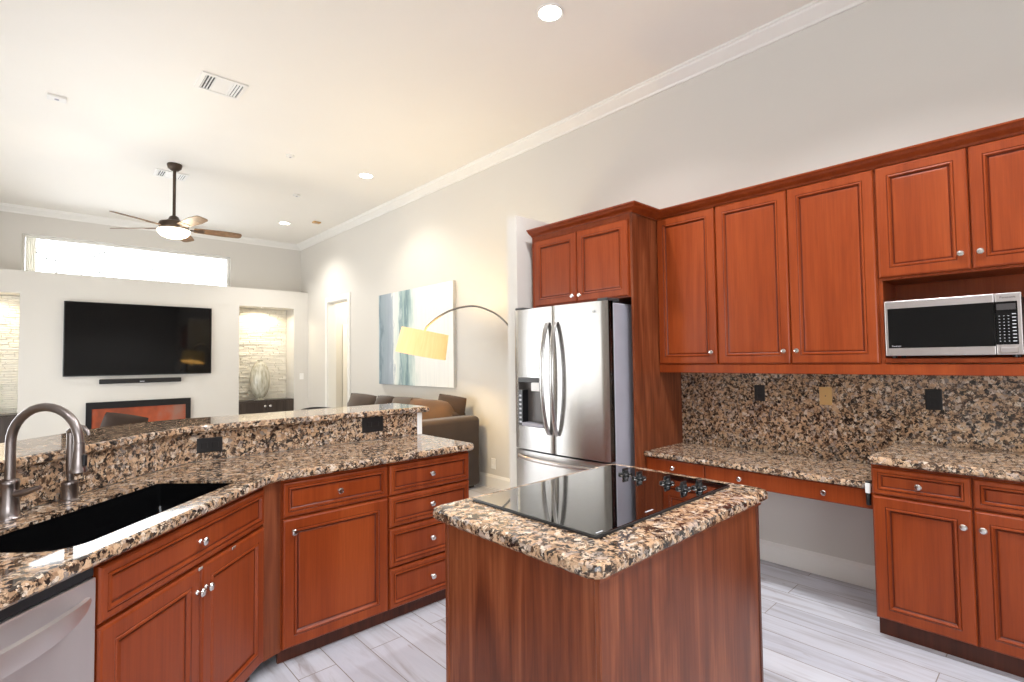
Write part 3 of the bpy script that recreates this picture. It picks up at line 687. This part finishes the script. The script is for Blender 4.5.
# refrigerator
t = thing('refrigerator', 'stainless french door refrigerator with dispenser under the cherry cabinet', 'refrigerator', (2.97, 3.192, 0), RZ); w = .984
obj('body', box(NB(), .008, w-.008, .075, .80, .03, 1.855, .006, 1), M['grey'], t)
obj('grille', box(NB(), .02, w-.02, .06, .10, 0, .10), M['black'], t)
def bow(u): return -.024*(1-(2*u/w-1)**2)       # contoured front over the whole width
def rdoor(name, x0, x1, z0, z1, hole=None):
    bm = NB(); n = 16; th = .062
    xs = [x0+(x1-x0)*k/n for k in range(n+1)]
    if hole: xs = sorted(set([x for x in xs if not (abs(x-hole[0]) < .012 or abs(x-hole[1]) < .012)]+[hole[0], hole[1]]))
    zs = [z0, z1] if not hole else [z0, hole[2], hole[3], z1]
    F = [[bm.verts.new((x, bow(x)+(.006 if x in (xs[0], xs[-1]) else 0), z)) for z in zs] for x in xs]
    B = [[bm.verts.new((x, th, z)) for z in zs] for x in xs]
    for i in range(len(xs)-1):
        for j in range(len(zs)-1):
            cut = hole and j == 1 and xs[i] >= hole[0]-1e-6 and xs[i+1] <= hole[1]+1e-6
            if not cut: bm.faces.new((F[i][j], F[i+1][j], F[i+1][j+1], F[i][j+1]))
            bm.faces.new((B[i][j], B[i+1][j], B[i+1][j+1], B[i][j+1]))
        for G in (0, len(zs)-1): bm.faces.new((F[i][G], F[i+1][G], B[i+1][G], B[i][G]))
    for i in (0, len(xs)-1):
        for j in range(len(zs)-1): bm.faces.new((F[i][j], F[i][j+1], B[i][j+1], B[i][j]))
    return brushed_uv(obj(name, bm, M['steel'], t, True))
seam = .462
ld = rdoor('door', .004, seam-.003, .718, 1.868, (.055, .360, .905, 1.305))
rd = rdoor('door', seam+.003, w-.004, .718, 1.868)
fz = rdoor('freezer_drawer', .004, w-.004, .115, .705)
def handle(x, parent, sgn):
    pts = []; n = 20
    for k in range(n+1):
        u = -1+2*k/n; pts.append((x+sgn*.012*(1-u*u), bow(x)-.008-.066*(1-u*u)**.7, 1.30+u*.44))
    bm = NB(); rings = []
    for p in pts: rings.append([bm.verts.new((p[0]+.021*math.cos(a), p[1]+.013*math.sin(a), p[2])) for a in [2*PI*q/12 for q in range(12)]])
    for a, b in zip(rings, rings[1:]):
        for k in range(12): bm.faces.new((a[k], a[(k+1) % 12], b[(k+1) % 12], b[k]))
    bm.faces.new(rings[0]); bm.faces.new(rings[-1]); brushed_uv(obj('handle', bm, M['steel'], parent, True), 'x')
handle(seam-.042, ld, -1); handle(seam+.042, rd, 1)
bm = NB(); rings = []
for k in range(25):
    u = -1+2*k/24; x = w/2+u*.44; y = bow(x)-.006-.055*(1-u**4)
    rings.append([bm.verts.new((x, y+.010*math.cos(a), .655+.016*math.sin(a))) for a in [2*PI*q/12 for q in range(12)]])
for a, b in zip(rings, rings[1:]):
    for k in range(12): bm.faces.new((a[k], a[(k+1) % 12], b[(k+1) % 12], b[k]))
bm.faces.new(rings[0]); bm.faces.new(rings[-1]); brushed_uv(obj('handle', bm, M['steel_h'], fz, True))
# dispenser recess lined in dark grey, with buttons, spout block and tray
bm = NB(); x0, x1, z0, z1 = .055, .360, .905, 1.305
box(bm, x0, x1, .058, .0615, z0, z1); box(bm, x0, x0+.004, -.012, .058, z0, z1); box(bm, x1-.004, x1, -.02, .058, z0, z1); box(bm, x0+.004, x1-.004, -.012, .058, z1-.004, z1); box(bm, x0+.004, x1-.004, -.012, .058, z0, z0+.004)
ds = obj('dispenser', bm, M['recess'], ld)
obj('button_strip', box(NB(), .0595, .108, -.016, .05, .9095, 1.20, .002, 1), M['black'], ds)
for k in range(7): obj('button', box(NB(), .072, .096, -.0175, -.0155, .930+k*.036, .945+k*.036), M['tick'], ld)
obj('header', box(NB(), .0595, .3555, -.016, .05, 1.265, 1.3008, .002, 1), M['darkgrey'], ds)
obj('ice_chute', box(NB(), .215, .325, -.022, .045, 1.195, 1.264, .006, 2), M['plate'], ds)
obj('tray', box(NB(), .110, .3555, -.030, .055, .9095, .935, .004, 1), M['grey'], ds)
text('brand_mark', 'LG', .026, rd, (w-.115, bow(w-.115)-.0012, 1.795), (PI/2, 0, math.radians(4.3)), M['darkprint'], .0004)
for x in (.05, w-.06): obj('hinge_cover', box(NB(), x-.045, x+.045, .01, .16, 1.8695, 1.890, .004, 1), M['darkgrey'], t)

# ------------------------------------------------------------------ living room: media wall
t = thing('television', 'large flat black television hung above the fireplace', 'television', (1.216, YF, 1.845))
obj('bezel', box(NB(), -.957, .957, -.065, -.012, -.557, .557, .006, 2), M['black'], t)
obj('screen', box(NB(), -.945, .945, -.067, -.060, -.542, .548), M['blackglass'], t)
obj('wall_mount', box(NB(), -.3, .3, -.013, -.0005, -.25, .25), M['darkgrey'], t)
t = thing('soundbar', 'slim black soundbar on the wall just below the television', 'soundbar', (1.207, YF, 1.20))
obj('body', box(NB(), -.53, .53, -.075, -.0005, -.036, .036, .012, 3), M['black'], t)
obj('badge', box(NB(), -.03, .03, -.0765, -.0745, -.016, -.005), M['tick'], t)
t = thing('fireplace', 'black framed linear fireplace in the wall with an orange reflection painted into its glass', 'fireplace', (1.202, YF, .60))
bm = NB()
for a in ((-.675, -.605, -.30, .29), (.605, .675, -.30, .29), (-.605, .605, .19, .29), (-.605, .605, -.30, -.22)): box(bm, a[0], a[1], -.05, -.0005, a[2], a[3])
obj('frame', bm, M['black'], t)
obj('firebox', box(NB(), -.605, .605, -.03, -.0005, -.22, .19), painted_reflection_mat(), t)
def niche_cab(label, a, b):
    t = thing('niche_cabinet', label, 'cabinet', (a+.004, YF, 0)); w = b-a-.008
    obj('body', box(NB(), 0, w, .002, .38, 0, .755), M['espresso'], t)
    obj('top', box(NB(), 0, w, -.004, .385, .7555, .772, .003, 1), M['espresso'], t)
    for x0, x1, kx in ((.004, w/2-.002, w/2-.045), (w/2+.002, w-.004, w/2+.045)):
        d = obj('door', box(NB(), x0, x1, -.016, .0015, .05, .748, .003, 1), M['espresso'], t); obj('knob', knob_bm(kx, -.016, .665, 1.3), M['nickel'], d, True)
niche_cab('low dark brown cabinet in the left stone niche', *NX[0]); niche_cab('low dark brown cabinet in the right stone niche under the vase', *NX[1])
prof = []
for k in range(25):
    a = k/24; prof.append((max(.012, .045*(1-a)**6+.175*math.sin(PI*min(1, a*.92+.06))**.8*(1 if a < .9 else 1)), a*.72))
prof[0] = (.09, 0); prof.insert(1, (.09, .012)); prof = [(.09, 0), (.09, .012)]+[(.172*math.sqrt(max(.04, 1-((h-.37)/.36)**2)), h) for h in [.03+.69*k/22 for k in range(23)]]
t = thing('vase', 'tall oval mottled glass vase in the right stone niche', 'vase', (3.03, YF+.20, .772)); 
obj('body', lathe(NB(), prof, 'z', n=28), M['vase'], t, True)
obj('mouth', lathe(NB(), [(.04, .718), (.05, .735), (.045, .738), (.03, .72)], 'z'), M['vase'], t, True)
outlet('white light switch on the media wall right of the stone niche', (3.72, YF, 1.19), 0, .075, .12, 'plate', 'switch')
outlet('white light switch inside the hall seen through the doorway', (4.24, 9.75, 1.15), 0, .085, .13, 'plate', 'switch')
outlet('white outlet low on the right wall beside the sofa arm', (XR, 4.50, .27), RZ, .075, .12, 'plate')
# curtain gathered at the left of the high window and trees outside
bm = NB(); cols = []
for k in range(29):
    x = -.17+.115*k/28; y = YU+.055+.018*math.sin(k*1.35); cols.append([bm.verts.new((x, y+dy, z)) for z in (2.815, 3.37) for dy in (0, .003)])
for a, b in zip(cols, cols[1:]):
    for q in ((0, 2), (2, 3), (3, 1), (1, 0)): bm.faces.new((a[q[0]], a[q[1]], b[q[1]], b[q[0]]))
tag(obj('curtain', bm, M['sheer'], None, True), 'cream sheer curtain bunched at the left end of the high window', 'curtain')
def tree(label, x, y, h, r, n):
    t = thing('tree', label, 'tree', (x, y, 0))
    bm = NB(); tube(bm, [(0, 0, 0), (.05, 0, h*.35), (0, .05, h*.62)], [.10, .06, .01], 8); rng = random.Random(x)
    for k in range(5):
        a = rng.uniform(0, 2*PI); z = h*rng.uniform(.45, .55); tube(bm, [(0, 0, z-.3), (r*.4*math.cos(a), r*.3*math.sin(a), z+.15), (r*.85*math.cos(a), r*.6*math.sin(a), z+rng.uniform(.1, .6))], [.02, .008, .003], 5)
    obj('trunk', bm, M['bark'], t)
    bm = NB()
    for k in range(n):
        a = rng.uniform(0, 2*PI); q = r*rng.random()**.5; c = Vector((q*math.cos(a), q*.7*math.sin(a), h*.78+rng.gauss(0, .20)))
        d = Vector((rng.gauss(0, 1), rng.gauss(0, 1), rng.gauss(0, 1)-.6)).normalized(); s = d.cross(Vector((.3, .2, 1))).normalized(); L = rng.uniform(.04, .085); nrm = d.cross(s)*.01
        q = [bm.verts.new(p) for p in (c, c+d*L*.5+s*L*.2+nrm, c+d*L, c+d*L*.5-s*L*.2+nrm)]; bm.faces.new(q)
    obj('foliage', bm, M['leaf'], t)
tree('sparse tree outside the left part of the high window', .55, 13.6, 4.6, .85, 620)
tree('sparse tree outside the middle of the high window', 1.9, 14.0, 4.4, .6, 170)
tree('sparse tree outside the right part of the high window', 3.0, 13.9, 4.5, .5, 260)

# sofa along the right wall
t = thing('sofa', 'dark brown suede sectional sofa along the right wall under the painting', 'sofa', (0, 0, 0))
obj('base', box(NB(), 2.78, 3.74, 4.84, 7.6, .06, .30, .03, 2), M['suede'], t, True)
obj('arm', box(NB(), 2.78, 3.745, 4.60, 4.845, .03, .815, .055, 4), M['suede'], t, True)
obj('backrest', box(NB(), 3.50, 3.745, 4.846, 7.6, .301, .86, .06, 4), M['suede'], t, True)
for k in range(3): obj('seat_cushion', box(NB(), 2.76, 3.50, 4.85+k*.917, 5.757+k*.917, .301, .47, .05, 3), M['suede'], t, True)
for x in (2.85, 3.66):
    for y in (4.7, 7.5): obj('foot', box(NB(), x-.03, x+.03, y-.03, y+.03, 0, .07), M['espresso'], t)
def pillow(label, loc, w, h, d, rot, mat, tuft=False):
    bm = NB(); n = 14; F = {}; B = {}
    for i in range(n+1):
        for j in range(n+1):
            u, v = -1+2*i/n, -1+2*j/n
            th = d/2*((1-u*u)*(1-v*v))**.72; pin = 1-.07*(1-abs(u)**2)*abs(v)**6-.0; pin2 = 1-.07*(1-abs(v)**2)*abs(u)**6
            if tuft: th *= 1-.55*math.exp(-((u*u+v*v)/.03))
            x, z = u*w/2*pin2, v*h/2*pin
            cr_ = 1-.11*u*u*v*v; x *= cr_; z *= cr_
            F[i, j] = bm.verts.new((x, -th, z)); B[i, j] = F[i, j] if i in (0, n) or j in (0, n) else bm.verts.new((x, th, z))
    for i in range(n):
        for j in range(n):
            for G, q in ((F, ((i, j), (i+1, j), (i+1, j+1), (i, j+1))), (B, ((i, j), (i, j+1), (i+1, j+1), (i+1, j)))):
                bm.faces.new([G[k] for k in q])
    o = obj('throw_pillow', bm, M[mat], None, True); o.location = loc; o.rotation_euler = [math.radians(a) for a in rot]
    return tag(o, label, 'pillow')
pillow('large tan brown pillow leaning on the sofa arm, nearest the lamp', (3.36, 5.04, .765), .60, .54, .30, (-24, 6, -38), 'suede_tan')
pillow('dark brown pillow behind the large tan pillow in the sofa corner', (3.60, 4.98, .91), .40, .28, .15, (-8, 8, -62), 'suede')
pillow('wide grey brown back pillow in the middle of the sofa', (3.31, 5.56, .765), .66, .54, .2, (-14, 0, -84), 'suede_grey')
pillow('small dark tufted pillow between two sofa back pillows', (3.31, 6.10, .77), .42, .52, .2, (-14, 0, -84), 'suede', True)
pillow('square brown pillow at the far left end of the sofa', (3.22, 6.56, .765), .52, .55, .2, (-14, 4, -70), 'suede_grey')

# loveseat facing the television
t = thing('loveseat', 'low brown loveseat seen from behind in front of the fireplace', 'sofa', (0, 0, 0))
obj('base', box(NB(), .25, 1.75, 6.55, 7.40, 0, .42, .04, 2), M['suede_grey'], t, True)
obj('backrest', box(NB(), .25, 1.75, 6.40, 6.60, 0, .80, .06, 4), M['suede_grey'], t, True)
for x in (.25, 1.55): obj('arm', box(NB(), x, x+.2, 6.601, 7.40, 0, .62, .05, 3), M['suede_grey'], t, True)
for k in range(2): obj('seat_cushion', box(NB(), .46+k*.545, 1.0+k*.545, 6.62, 7.42, .421, .52, .04, 3), M['suede_grey'], t, True)
pillow('dark brown pillow on the loveseat in front of the fireplace', (.66, 6.78, .76), .42, .38, .16, (10, 14, 0), 'suede')
t = thing('lounge_chair', 'dark round backed chair just showing above the bar near the doorway', 'chair', (3.36, 8.25, 0))
bm = NB(); rings = []
for k in range(17):
    a = math.radians(-20+220*k/16); rings.append([bm.verts.new((rr_*math.cos(a)*.95, rr_*math.sin(a), z)) for rr_, z in ((.27, .40), (.30, .40), (.30, .66+.05*math.sin(PI*k/16)), (.27, .66+.05*math.sin(PI*k/16)))])
for a, b in zip(rings, rings[1:]):
    for k in range(4): bm.faces.new((a[k], a[(k+1) % 4], b[(k+1) % 4], b[k]))
bm.faces.new(rings[0]); bm.faces.new(rings[-1]); obj('backrest', bm, M['darkgrey'], t, True)
obj('seat', lathe(NB(), [(.26, .38), (.285, .40), (.268, .43), (.265, .46), (.2, .475)], 'z'), M['darkgrey'], t, True)
for a in (45, 135, 225, 315): obj('leg', tube(NB(), [(.2*math.cos(math.radians(a)), .2*math.sin(math.radians(a)), .385), (.25*math.cos(math.radians(a)), .25*math.sin(math.radians(a)), 0)], [.02, .013], 8), M['espresso'], t)

# painting
t = thing('painting', 'large abstract canvas with blue grey vertical strokes above the sofa', 'painting', (XR, 7.09, 1.115), RZ)
obj('canvas', box(NB(), 0, 1.90, -.048, -.0425, 0, 1.34), painting_mat(), t)
bm = NB()
for a in ((0, .03, 0, 1.34), (1.87, 1.90, 0, 1.34), (.03, 1.87, 0, .03), (.03, 1.87, 1.31, 1.34)): box(bm, a[0], a[1], -.042, -.0005, a[2], a[3])
obj('stretcher', bm, M['canvas_edge'], t)

# arc lamp
LB = Vector((3.52, 3.62)); LS = Vector((2.93, 4.54)); dl = (LS-LB)
t = thing('arc_floor_lamp', 'arc floor lamp with a lit yellow drum shade in front of the painting', 'lamp', (LB.x, LB.y, 0))
obj('base', lathe(NB(), [(.18, 0), (.18, .025), (.17, .03), (.02, .032)], 'z'), M['chrome'], t, True)
ap = [(0, .03), (-.01, .6), (-.01, 1.1), (.02, 1.45), (.10, 1.70), (.24, 1.885), (.42, 1.985), (.56, 2.0), (.72, 1.965), (.86, 1.89), (.95, 1.815), (.985, 1.76)]
def cr(pts, n=5):
    out = []
    for i in range(len(pts)-1):
        p = [Vector(pts[max(0, min(len(pts)-1, j))]) for j in (i-1, i, i+1, i+2)]
        for k in range(n):
            s = k/n; out.append(.5*((2*p[1])+(p[2]-p[0])*s+(2*p[0]-5*p[1]+4*p[2]-p[3])*s*s+(3*p[1]-p[0]-3*p[2]+p[3])*s**3))
    return out+[Vector(pts[-1])]
obj('pole', tube(NB(), [(dl.x*p.x, dl.y*p.x, p.y) for p in cr(ap)], .010, 10), M['chrome'], t, True)
sh = NB(); rr1, rr2, hh = .245, .262, .26; n = 40
L = [[sh.verts.new((r*math.cos(2*PI*k/n), r*math.sin(2*PI*k/n), z)) for k in range(n)] for r, z in ((rr2, -hh/2), (rr1, hh/2), (rr1-.004, hh/2), (rr2-.004, -hh/2))]
for i in range(4):
    a, b = L[i], L[(i+1) % 4]
    for k in range(n): sh.faces.new((a[k], a[(k+1) % n], b[(k+1) % n], b[k]))
s_ = obj('lamp_shade', sh, M['shade'], t, True); s_.location = (dl.x, dl.y, 1.635); s_.rotation_euler = (math.radians(8), math.radians(8), 0)
obj('bulb', lathe(NB(), [(.005, .045), (.03, .03), (.035, 0), (.025, -.035), (.012, -.05)], 'z', (0, 0, .02)), M['bowl_on'], s_, True)
lamp('lamp_bulb_light', 'POINT', (LS.x, LS.y, 1.64), 85, (1, .72, .34), shadow_soft_size=.06)

# ------------------------------------------------------------------ ceiling fixtures
def can(label, x, y, power=28, col=(1, .95, .88)):
    t = thing('recessed_light', label, 'ceiling light', (x, y, CH))
    obj('trim_ring', lathe(NB(), [(.087, -.0005), (.098, -.0005), (.096, -.006), (.089, -.008), (.087, -.006)], 'z', n=28), M['white'], t, True)
    obj('lens', lathe(NB(), [(.086, -.0005), (.086, -.005), (.05, -.009), (.004, -.010)], 'z', n=28), M['lamp_on'], t, True)
    lamp('can_light', 'SPOT', (x, y, CH-.03), power, col, spot_size=math.radians(130), spot_blend=.7, shadow_soft_size=.035)
can('recessed light nearest the camera at the top of the picture', 2.51, 2.30, 150, (.98, .97, 1))
can('recessed light in the middle of the ceiling near the right wall', 3.0, 5.93, 80, (1, .92, .78))
can('recessed light farthest away near the end wall', 3.0, 8.85, 135)
for x, y, e in ((2.25, .75, 215), (2.25, -.8, 190), (.8, .75, 105), (.8, -.8, 105), (-.7, .75, 90)): lamp('can_light', 'SPOT', (x, y, CH-.03), e, (.94, .96, 1), spot_size=math.radians(128), spot_blend=.5, shadow_soft_size=.05)
def vent(label, x0, x1, y0, y1):
    t = thing('ceiling_vent', label, 'vent', ((x0+x1)/2, (y0+y1)/2, CH)); a, b = (x1-x0)/2, (y1-y0)/2; f = .03
    bm = NB()
    for q in ((-a, a, -b, -b+f), (-a, a, b-f, b), (-a, -a+f, -b+f, b-f), (a-f, a, -b+f, b-f)): box(bm, q[0], q[1], q[2], q[3], -.012, -.0005)
    obj('frame', bm, M['white'], t)
    obj('duct', box(NB(), -a+f, a-f, -b+f, b-f, -.003, -.0005), M['darkgrey'], t)
    bm = NB()
    for s in (-1, 1):
        for k in range(4):
            x = s*(a-f-.014-k*.022); q = [bm.verts.new(p) for p in ((x-.009, -b+f, -.004), (x+.003*s, -b+f, -.013), (x+.003*s, b-f, -.013), (x-.009, b-f, -.004))]; bm.faces.new(q)
    box(bm, -.07, .07, -b+f, b-f, -.009, -.004)
    obj('louvers', bm, M['white'], t)
vent('white ceiling vent nearer the camera, above and right of the fan', .93, 1.27, 4.62, 4.93); vent('white ceiling vent just behind the fan', 1.0, 1.34, 7.32, 7.60)
def dot(label, x, y, r, sq=False, m='white'):
    t = thing('ceiling_sensor', label, 'sensor', (x, y, CH))
    if sq: obj('housing', box(NB(), -r, r, -r*.8, r*.8, -.022, -.0005, .005, 2), M[m], t)
    else: obj('housing', lathe(NB(), [(r, -.0005), (r, -.012), (r*.8, -.02), (r*.3, -.022)], 'z', n=20), M[m], t, True)
    obj('sensor_lens', lathe(NB(), [(r*.25, -.0205), (r*.25, -.025), (r*.05, -.027)], 'z', n=12), M['grey'], t, True)
dot('small square white sensor on the ceiling at the far left', .08, 5.92, .065, True)
dot('small white disc on the ceiling left of the middle recessed light', 2.06, 5.9, .045); dot('small round sensor on the ceiling beyond the first disc', 2.62, 7.25, .05)
dot('small tan box on the ceiling close to the end wall corner', 3.38, 8.45, .06, True, 'almond')
for x, y in ((-.68, YF+.14), (3.03, YF+.14)):
    t = thing('niche_light', 'small round spotlight in the top of the %s stone niche' % ('left' if x < 0 else 'right'), 'light', (x, y, NZ))
    obj('trim_ring', lathe(NB(), [(.03, -.0005), (.045, -.0005), (.044, -.005), (.03, -.006)], 'z', n=20), M['white'], t, True)
    obj('lens', lathe(NB(), [(.029, -.0005), (.029, -.004), (.004, -.006)], 'z', n=20), M['lamp_on'], t, True)
    lamp('niche_spot', 'SPOT', (x, y, NZ-.02), 34, (1, .85, .6), spot_size=math.radians(165), spot_blend=.35, shadow_soft_size=.03)
lamp('hall_light', 'POINT', (4.7, 8.7, 2.9), 90, (1, .92, .75), shadow_soft_size=.1)
# fan
FX, FY = 1.14, 7.05
t = thing('ceiling_fan', 'bronze ceiling fan with five brown blades and a lit bowl', 'ceiling fan', (FX, FY, 0))
obj('canopy', lathe(NB(), [(.075, CH-.0005), (.078, CH-.012), (.068, CH-.05), (.04, CH-.075), (.016, CH-.08)], 'z'), M['bronze'], t, True)
obj('downrod', tube(NB(), [(0, 0, CH-.075), (0, 0, 3.17)], .0165, 12), M['bronze'], t, True)
obj('motor', lathe(NB(), [(.02, 3.19), (.045, 3.175), (.06, 3.14), (.10, 3.118), (.145, 3.105), (.155, 3.08), (.145, 3.045), (.12, 3.03)], 'z', n=28), M['bronze'], t, True)
obj('light_bowl', lathe(NB(), [(.145, 3.028), (.168, 3.018), (.162, 2.985), (.13, 2.95), (.08, 2.93), (.01, 2.924)], 'z', n=28), M['bowl_on'], t, True)
lamp('fan_bulb', 'POINT', (FX, FY, 2.86), 38, (1, .86, .64), shadow_soft_size=.12)
for k in range(5):
    ang = math.radians(67+72*k); bm = NB(); out = round_poly([(.20, -.055), (.52, -.075), (.71, -.062), (.71, .062), (.52, .075), (.20, .055)], [.01, 0, .045, .045, 0, .01], 5)
    prism(bm, out, -.004, .004)
    bl = obj('blade', bm, M['blade'], t); bl.matrix_local = Matrix.Translation((0, 0, 3.045)) @ Matrix.Rotation(ang, 4, 'Z') @ Matrix.Rotation(math.radians(-13), 4, 'X')
    ir = NB(); box(ir, .12, .30, -.018, .018, -.010, -.0045, .002, 1); box(ir, .24, .31, -.045, .045, -.009, -.0042, .002, 1); obj('blade_iron', ir, M['bronze'], bl)
